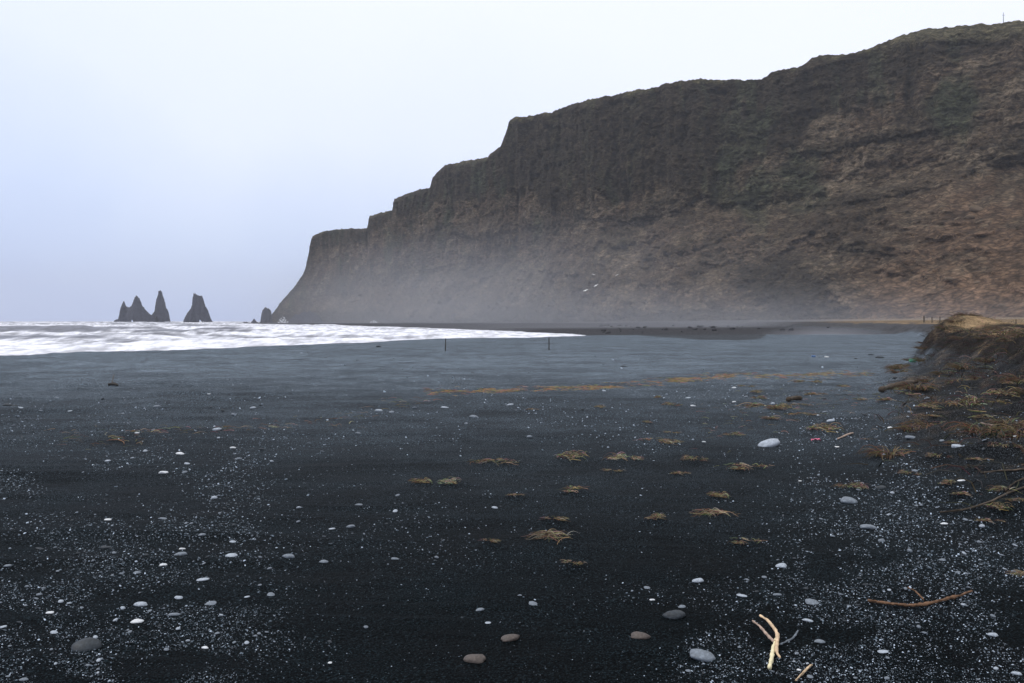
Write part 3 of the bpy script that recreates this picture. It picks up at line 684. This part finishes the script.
# ------------------------------------------------------------------ driftwood, logs, sticks
def pix_path(pts, lift=.02, rscale=1.0):
    out = []
    for (px, py, rpx, *h) in pts:
        rpx = rpx*.8
        X, Y, Z = place(px, py); r = rpx/F*Y; out.append(((X, Y, Z+r*.8+lift+(h[0] if h else 0)), r))
    return [p for p, _ in out], [r for _, r in out]
def smooth_path(P, Rr, n=5):
    P = np.array(P); t = np.arange(len(P)); tt = np.linspace(0, len(P)-1, (len(P)-1)*n+1)
    Q = np.stack([np.interp(tt, t, P[:, k]) for k in range(3)], 1); q = np.interp(tt, t, Rr)
    for _ in range(3): Q[1:-1] = (Q[:-2]+2*Q[1:-1]+Q[2:])/4
    q = q*(1+.30*np.array([vn(np.array([i*.9]), np.array([3.3]), 5)[0] for i in range(len(q))]))
    Q = np.vstack([Q[0]+(Q[0]-Q[1])*.02, Q, Q[-1]+(Q[-1]-Q[-2])*.02]); q = np.concatenate([[q[0]*.05], q, [q[-1]*.05]])
    return Q, q
def wood(name, branches, mat, label, cat, lift=.01, group=None):
    paths = []
    for b in branches:
        P, r = pix_path(b, lift); Q, q = smooth_path(P, r); paths.append((Q, q, (1, 1, 1)))
    V, Fq, _ = tubes(paths, 9); V = V+.0022*np.random.default_rng(3).normal(size=V.shape); c = V.mean(0); c[2] = V[:, 2].min()
    o = obj(name, mesh_np(name, V-c, Fq, None, True), mat, loc=tuple(c)); return tag(o, label, cat, group)
root = bpy.data.objects.new('driftwood', None); C.objects.link(root); x, y, z = place(774, 652); root.location = (x, y, z)
tag(root, 'forked bleached driftwood branch standing out on the black sand at the front', 'driftwood')
def branch(b, mat, name='branch', lift=.01):
    P, r = pix_path(b, lift); Q, q = smooth_path(P, r); V, Fq, _ = tubes([(Q, q, (1, 1, 1))], 9); V = V+.0011*np.random.default_rng(len(Q)).normal(size=V.shape)
    return obj(name, mesh_np(name, V-np.array(root.location), Fq, None, True), mat, root)
M['drift2'] = mat_plain('grey_pink_driftwood', (.38, .28, .22), .8, 25, .3)
M['peel'] = mat_plain('pale_stripped_wood', (.74, .66, .42), .7, 25, .2)
branch([(760,628,1.3,.05),(768,632,1.7,.045),(774,638,2.0,.035),(778,643,2.2,.025),(777,650,2.3,.015),(776,657,2.0,.01),(780,660.5,1.0,0)], M['drift'])
branch([(752.5,629,1.0,.03),(760,634,1.5,.025),(767,641,1.8,.015),(774,647,1.9,.01)], M['drift2'])
branch([(776,644,1.8,.01),(773,653,2.4,.005),(772,661,2.7,0),(769.5,671.5,2.4,0)], M['peel'], 'stem')
branch([(780,645,1.0,0),(787,642,1.1,0),(794,638.5,1.3,.0),(798,633,.8,.01)], M['p1'], 'twig', 0)
wood('branch', [[(868,603,1.3),(880,605,1.6),(892,606.5,1.5),(905,608,1.7),(918,608.5,1.9),(930,606,1.7),(945,602,1.6),(958,598.5,1.4),(972,593.5,1.3)],
                [(908,593,.7,.02),(916,597,.9,.02),(924,604,1.0,.01)]], M['twig'], 'long bent reddish-brown branch lying on the gravel at the lower right', 'branch')
wood('branch', [[(981,474,.8),(1000,472.5,1.1),(1014,472,1.2),(1034,470,1.2)]], M['log'], 'straight thin grey-brown stick at the right edge above the grass fan', 'branch')
wood('branch', [[(940,514,.7),(968,511,1.0),(992,503,1.2),(1010,494,1.2),(1030,487,1.1)],[(1005,492,.7),(1016,483,.7),(1028,478,.6)]], M['log'], 'curving thin brown branch sweeping up to the right edge of the view', 'branch')
wood('branch', [[(980,424,.6),(995,427,.7),(1004,426,.5)]], M['drift2'], 'short pale twig lying right of the grass on the bank foot', 'branch')
wood('branch', [[(796,683,.6),(806,672,1.0),(812,667,.8)]], M['drift'], 'tiny pale splinter of wood at the bottom, right of the forked driftwood', 'branch')
wood('branch', [[(109,441,.5),(118,440.5,.7),(124,443,.6),(124,445,.4)]], M['twig'], 'little hooked orange-brown twig on the left middle beach', 'branch')
wood('branch', [[(838,440,.8),(846,436.5,1.2),(853,434,.9)]], M['drift2'], 'short grey stick beside the grass clump right of the pale stone', 'branch')
wood('log', [[(881,393,3.2),(890,390.5,3.6),(900,388,3.6),(909,386,3.2),(917,384.5,2.6)]], M['log'], 'thick brown log lying at the foot of the dark bank', 'log', .03)
wood('log', [[(788,402,2.6),(794,401,3.0),(801,400.5,2.7)]], M['log'], 'short rounded brown log among grass clumps on the right beach', 'log', .02)
wood('driftwood', [[(108,386,1.3),(113,385.5,2.0),(118,386.5,1.2)],[(112,385,1.0),(113,381,.7,.06),(114,379,.5,.1)]], M['wood'], 'small dark driftwood snag on the left sand near the surf', 'driftwood', .02)

# ------------------------------------------------------------------ posts
def post(px, ybase, ytop, wpx, label, group, Y=None, mat='wood', tilt=0, name='post'):
    if Y is None: X, Y, Z = place(px, ybase)
    else: X = (px-CX)/F*Y; Z = float(gh(np.array([X]), np.array([Y]))[0])
    h = (EYE-(ytop-HY)/F*Y)-Z; r = wpx/F*Y/2
    pts = np.array([(0, 0, -.25), (0, 0, h*.3), (tilt*h*.5, 0, h*.6), (tilt*h, 0, h), (tilt*h, 0, h+.01)]); rr_ = [r*1.1, r*1.05, r, r*.92, r*.4]
    V, Fq, _ = tubes([(pts, rr_, (1, 1, 1))], 8); V[-16:, 2] += np.tile([.02, .01, -.01, -.02, 0, .03, .01, 0], 2)*h*.6
    o = obj(name, mesh_np(name, V, Fq, None, False), M[mat], loc=(X, Y, Z)); return tag(o, label, 'post', group)
post(445.5, 351, 338.5, 1.1, 'thin dark post stuck in the far sand, left one of the pair', 'posts standing on the far beach', tilt=.02)
post(549, 350, 337.5, 1.0, 'thin dark post stuck in the far sand, right one of the pair', 'posts standing on the far beach')
post(975, 0, 315.5, 1.6, 'tallest dark fence post on the grassy bank top', 'fence posts along the bank top', Y=40, tilt=.03)
post(992, 0, 319, 1.0, 'short fence post just right of the tallest one on the bank top', 'fence posts along the bank top', Y=48)
post(1016, 0, 319.5, 1.0, 'fence post nearest the right edge on the bank top', 'fence posts along the bank top', Y=44)
post(940, 0, 316.5, .9, 'far fence post just left of the grassy knob', 'fence posts along the bank top', Y=110)
post(932, 0, 317, .9, 'far fence post, middle of the three left of the grassy knob', 'fence posts along the bank top', Y=125)
post(924, 0, 316, 1.2, 'far fence post, leftmost of the three beyond the bank', 'fence posts along the bank top', Y=140)
i = int(np.argmin(np.abs(pxs-1005))); mx, my, mz = XC[i, nv-1], YC[i, nv-1], ZCc[i, nv-1]
V, Fq, _ = tubes([(np.array([(0, 0, -1), (0, 0, 3), (0, 0, 7.5)]), [.35, .25, .18], (1, 1, 1))], 8)
V2, F2, _ = tubes([(np.array([(-.9, 0, 5.6), (.9, 0, 5.6)]), [.14, .14], (1, 1, 1))], 6)
root2 = bpy.data.objects.new('mast', None); C.objects.link(root2); root2.location = (mx, my+1.5, mz); tag(root2, 'thin mast standing on top of the cliff at the far right', 'mast')
obj('pole', mesh_np('pole', V, Fq), M['metal'], root2); obj('crossbar', mesh_np('crossbar', V2, F2), M['metal'], root2)

# ------------------------------------------------------------------ beach litter
def bottle(px, py, w, mat, label, cat='bottle', cap=True, ang=.2):
    X, Y, Z = place(px, py); L = w/F*Y; r = L*.17
    e_ = bpy.data.objects.new('bottle', None); C.objects.link(e_); e_.location = (X, Y, Z+r*.8); e_.rotation_euler = (0, 0, ang); tag(e_, label, cat)
    p = np.array([(-.5, 0, 0), (-.49, 0, 0), (-.2, 0, 0), (.15, 0, 0), (.28, 0, 0), (.36, 0, 0), (.42, 0, 0)])*L
    V, Fq, _ = tubes([(p, [.01*r, r, r*.97, r, r*.75, r*.38, r*.36], (1, 1, 1))], 12); obj('body', mesh_np('bottle_body', V, Fq), mat, e_)
    p = np.array([(.41, 0, 0), (.415, 0, 0), (.49, 0, 0), (.5, 0, 0)])*L
    V, Fq, _ = tubes([(p, [.01, r*.45, r*.45, .001], (1, 1, 1))], 10); obj('cap', mesh_np('bottle_cap', V, Fq), M['cap'], e_)
bottle(814, 357, 5, M['blue'], 'small blue plastic bottle lying on the far right sand')
bottle(827, 357.5, 4.5, M['cap'], 'small white plastic bottle lying beside the blue one')
bottle(915, 362, 11, M['green'], 'green plastic bottle lying below the far bank', ang=.1)
def scrap(px, py, w, mat, label, seed):
    X, Y, Z = place(px, py); s = w/F*Y; n = 9
    gx_, gy_ = np.meshgrid(np.linspace(-.5, .5, n), np.linspace(-.4, .4, n), indexing='ij')
    zt = .22*fbm(gx_*4+seed, gy_*4, 3, seed)+.12
    V = np.concatenate([np.stack([gx_, gy_, zt], -1).reshape(-1, 3), np.stack([gx_, gy_, zt-.03], -1).reshape(-1, 3)]); g = grid_faces(n, n)
    o = obj('plastic_scrap', mesh_np('plastic_scrap', V, np.concatenate([g[:, ::-1], g+n*n])), mat, loc=(X, Y, Z+.02)); o.scale = (s, s, s*1.1); tag(o, label, 'litter')
scrap(816, 442, 8, M['pink'], 'crumpled pink plastic scrap on the gravel right of the pale stone', 3)
scrap(837, 449, 4, M['cap'], 'tiny white plastic scrap below the stick and grass clump', 8)

# ------------------------------------------------------------------ gulls, low over the back of the beach
def gull(px, py, Y, span, bank, label):
    X = (px-CX)/F*Y; Z = EYE+(HY-py)/F*Y
    e_ = bpy.data.objects.new('gull', None); C.objects.link(e_); e_.location = (X, Y, Z); e_.rotation_euler = (.5, bank, random.uniform(-.4, .4)); tag(e_, label, 'gull', 'gulls flying before the cliff')
    p = np.array([(0, -.24, 0), (0, -.2, .01), (0, -.08, .0), (0, .08, 0), (0, .2, .0), (0, .3, .0)])*span
    V, Fq, _ = tubes([(p, [.005*span, .035*span, .055*span, .06*span, .03*span, .008*span], (1, 1, 1))], 8); obj('body', mesh_np('gull_body', V, Fq), M['gull'], e_)
    for s in (-1, 1):
        q = []; 
        for t, c, zz in ((0, .17, 0), (.2, .17, .07), (.36, .14, .09), (.5, .03, .04)):
            q += [(s*t, -c*.5-.15*t, zz), (s*t, c*.5-.15*t, zz)]
        q = np.array(q)*span; q2 = q-np.array([0, 0, .02*span]); V = np.vstack([q, q2]); fs = []
        for k in range(3): a = 2*k; fs += [(a, a+1, a+3, a+2), (a+8, a+10, a+11, a+9), (a, a+2, a+10, a+8), (a+1, a+9, a+11, a+3)]
        fs += [(6, 7, 15, 14), (0, 8, 9, 1)]
        obj('wing', mesh_np('gull_wing', V, np.array(fs), None, False), M['gull'], e_)
gull(585.5, 290.5, 240, 1.5, -.35, 'brightest white gull, lowest of the four before the cliff')
gull(596, 285.5, 260, 1.5, -.55, 'gull just up and right of the lowest white gull')
gull(593.5, 274.5, 280, 1.2, .2, 'small gull, uppermost on the left of the four')
gull(617, 275, 330, 1.4, -.5, 'faint gull on the right of the four')

# ------------------------------------------------------------------ surf splashes against the rocks
def splash(px, py, w, h, Y, label, seed):
    import bmesh
    X = (px-CX)/F*Y; r = random.Random(seed); W = w/F*Y; Hh = h/F*Y; bm = bmesh.new()
    for i in range(140):
        a = r.gauss(0, .26); t = r.random()**1.4*max(.05, 1-abs(a)*1.5)
        rad = W*r.uniform(.02, .09)*(1-.6*t)
        res = bmesh.ops.create_icosphere(bm, subdivisions=1, radius=rad)
        o_ = Vector((a*W*(1+.4*t), r.gauss(0, .18)*W, t*Hh*r.uniform(.7, 1)))
        for v in res['verts']: v.co = v.co*r.uniform(.8, 1.2)+o_
    for f in bm.faces: f.smooth = True
    me = bpy.data.meshes.new('surf_splash'); bm.to_mesh(me); bm.free()
    o = obj('surf_splash', me, M['foam'], loc=(X, Y, -2.0)); tag(o, label, 'splash', 'splashes of surf against the rocks')
splash(283, 322, 9, 8.5, 1120, 'white splash of surf bursting beside the rocks at the headland tip', 1)
splash(374, 326, 9, 5.5, 900, 'small white splash of surf against the cliff foot', 2)

# ------------------------------------------------------------------ air: haze and sea spray
def vol_mat(name, col, dens_, aniso=.0):
    m = bpy.data.materials.new(name); m.use_nodes = True; nt = m.node_tree; nt.nodes.clear()
    out = nt.nodes.new('ShaderNodeOutputMaterial'); v = nt.nodes.new('ShaderNodeVolumePrincipled')
    v.inputs['Color'].default_value = (*col, 1); v.inputs['Density'].default_value = dens_; v.inputs['Anisotropy'].default_value = aniso
    nt.links.new(v.outputs[0], out.inputs['Volume']); return m
bm = bmesh.new(); bmesh.ops.create_cube(bm, size=1)
for v in bm.verts: v.co = ((v.co.x)*13600, v.co.y*8200+3000, -8.5 if v.co.z < 0 else 330)
me = bpy.data.meshes.new('haze'); bm.to_mesh(me); bm.free()
# the lowest things (back slope, sea floor) end above -7
tag(obj('haze', me, vol_mat('haze_air', (.86, .9, 1.0), 0.0001)), 'pale sea haze filling the air', 'haze', kind='stuff')
def mist(px, Y, zc, ax, ay, az, dens_, rot, label):
    X = (px-CX)/F*Y
    bm = bmesh.new(); bmesh.ops.create_uvsphere(bm, u_segments=48, v_segments=24, radius=1)
    me = bpy.data.meshes.new('spray_mist'); bm.to_mesh(me); bm.free()
    m = vol_mat('spray_air', (.90, .92, 1.0), dens_); nt = m.node_tree; v = nt.nodes['Principled Volume']
    tc = nt.nodes.new('ShaderNodeTexCoord'); ln = nt.nodes.new('ShaderNodeVectorMath'); ln.operation = 'LENGTH'
    nz = nt.nodes.new('ShaderNodeTexNoise'); nz.inputs['Scale'].default_value = 3.0; nz.inputs['Detail'].default_value = 2
    mr = nt.nodes.new('ShaderNodeMapRange'); mr.interpolation_type = 'SMOOTHERSTEP'
    mr.inputs['From Min'].default_value = 1.0; mr.inputs['From Max'].default_value = .05; mr.inputs['To Min'].default_value = 0; mr.inputs['To Max'].default_value = dens_*1.25
    mu = nt.nodes.new('ShaderNodeMath'); mu.operation = 'MULTIPLY'; m2 = nt.nodes.new('ShaderNodeMath'); m2.operation = 'MULTIPLY_ADD'; m2.inputs[1].default_value = 1.6; m2.inputs[2].default_value = .2
    L_ = nt.links.new; L_(tc.outputs['Object'], ln.inputs[0]); L_(ln.outputs['Value'], mr.inputs['Value']); L_(tc.outputs['Object'], nz.inputs['Vector'])
    L_(nz.outputs['Fac'], m2.inputs[0]); L_(mr.outputs['Result'], mu.inputs[0]); L_(m2.outputs[0], mu.inputs[1]); L_(mu.outputs[0], v.inputs['Density'])
    o = obj('spray_mist', me, m); o.location = (X, Y, zc); o.scale = (ax, ay, az); o.rotation_euler = (0, 0, rot)
    tag(o, label, 'mist', kind='stuff')
mist(455, 820, 0, 560, 150, 115, .0023, R(-52), 'broad white sea spray hanging in front of the cliff foot')
mist(700, 330, -2, 200, 60, 24, .0042, R(-25), 'thin low sea spray drifting over the back of the beach')
mist(825, 103, 0, 10, 5, 1.3, .05, R(2), 'small pale patch of low spray blowing over the sand near the bank')

# ------------------------------------------------------------------ sky, sun, camera
w = bpy.data.worlds.new('World'); sc.world = w; w.use_nodes = True; nt = w.node_tree; nt.nodes.clear()
N = nt.nodes.new; Lk = nt.links.new
out = N('ShaderNodeOutputWorld'); bgN = N('ShaderNodeBackground'); bgC = N('ShaderNodeBackground'); mixs = N('ShaderNodeMixShader')
SUN_EL, SUN_AZ = 50, -75          # soft light from the seaward side through thick cloud
skyn = N('ShaderNodeTexSky'); skyn.sky_type = 'NISHITA'; skyn.sun_disc = False; skyn.sun_elevation = R(SUN_EL); skyn.sun_rotation = R(SUN_AZ)
Lk(skyn.outputs[0], bgN.inputs[0]); bgN.inputs[1].default_value = .10
tc = N('ShaderNodeTexCoord'); sep = N('ShaderNodeSeparateXYZ'); Lk(tc.outputs['Generated'], sep.inputs[0])
rp = N('ShaderNodeValToRGB'); e = rp.color_ramp.elements
stops = [(0.04, (.55, .66, 1.0)), (.14, (.72, .82, 1.08)), (.26, (.92, .98, 1.16)), (.42, (1.02, 1.06, 1.19)), (1.0, (1.15, 1.16, 1.2))]
while len(e) < len(stops): e.new(.5)
for el, (p, c_) in zip(e, stops): el.position = p; el.color = (*c_, 1)
nz = N('ShaderNodeTexNoise'); nz.inputs['Scale'].default_value = 2.6; nz.inputs['Detail'].default_value = 5; nz.inputs['Roughness'].default_value = .5
Lk(tc.outputs['Generated'], nz.inputs['Vector'])
ma = N('ShaderNodeMath'); ma.operation = 'MULTIPLY_ADD'; Lk(sep.outputs[0], ma.inputs[0]); ma.inputs[1].default_value = .28; Lk(sep.outputs[2], ma.inputs[2])
mb = N('ShaderNodeMath'); mb.operation = 'MULTIPLY_ADD'; Lk(nz.outputs['Fac'], mb.inputs[0]); mb.inputs[1].default_value = .22; Lk(ma.outputs[0], mb.inputs[2])
Lk(mb.outputs[0], rp.inputs['Fac'])
Lk(rp.outputs['Color'], bgC.inputs[0]); bgC.inputs[1].default_value = 1.08
mixs.inputs[0].default_value = .85; Lk(bgN.outputs[0], mixs.inputs[1]); Lk(bgC.outputs[0], mixs.inputs[2]); Lk(mixs.outputs[0], out.inputs[0])
sd = bpy.data.lights.new('sun', 'SUN'); sd.energy = 1.4; sd.angle = R(12); sd.color = (1, .96, .9)
so = bpy.data.objects.new('sun', sd); C.objects.link(so)
dv = Vector((math.sin(R(SUN_AZ))*math.cos(R(SUN_EL)), math.cos(R(SUN_AZ))*math.cos(R(SUN_EL))*-.2, math.sin(R(SUN_EL))))
so.rotation_euler = dv.to_track_quat('Z', 'Y').to_euler()
cd = bpy.data.cameras.new('camera'); cam = bpy.data.objects.new('camera', cd); C.objects.link(cam); sc.camera = cam
cam.location = (0, 0, EYE); cam.rotation_euler = (R(90), 0, 0)
cd.sensor_width = 36; cd.lens = 36*F/1024; cd.shift_y = -(341.5-HY)/1024; cd.clip_start = .1; cd.clip_end = 30000
sc.view_settings.view_transform = 'Standard'; sc.view_settings.look = 'None'; sc.view_settings.gamma = 1; sc.view_settings.exposure = 0
sc.cycles.volume_bounces = 0; sc.cycles.max_bounces = 4; sc.cycles.use_denoising = True
print('objects', len(bpy.data.objects))
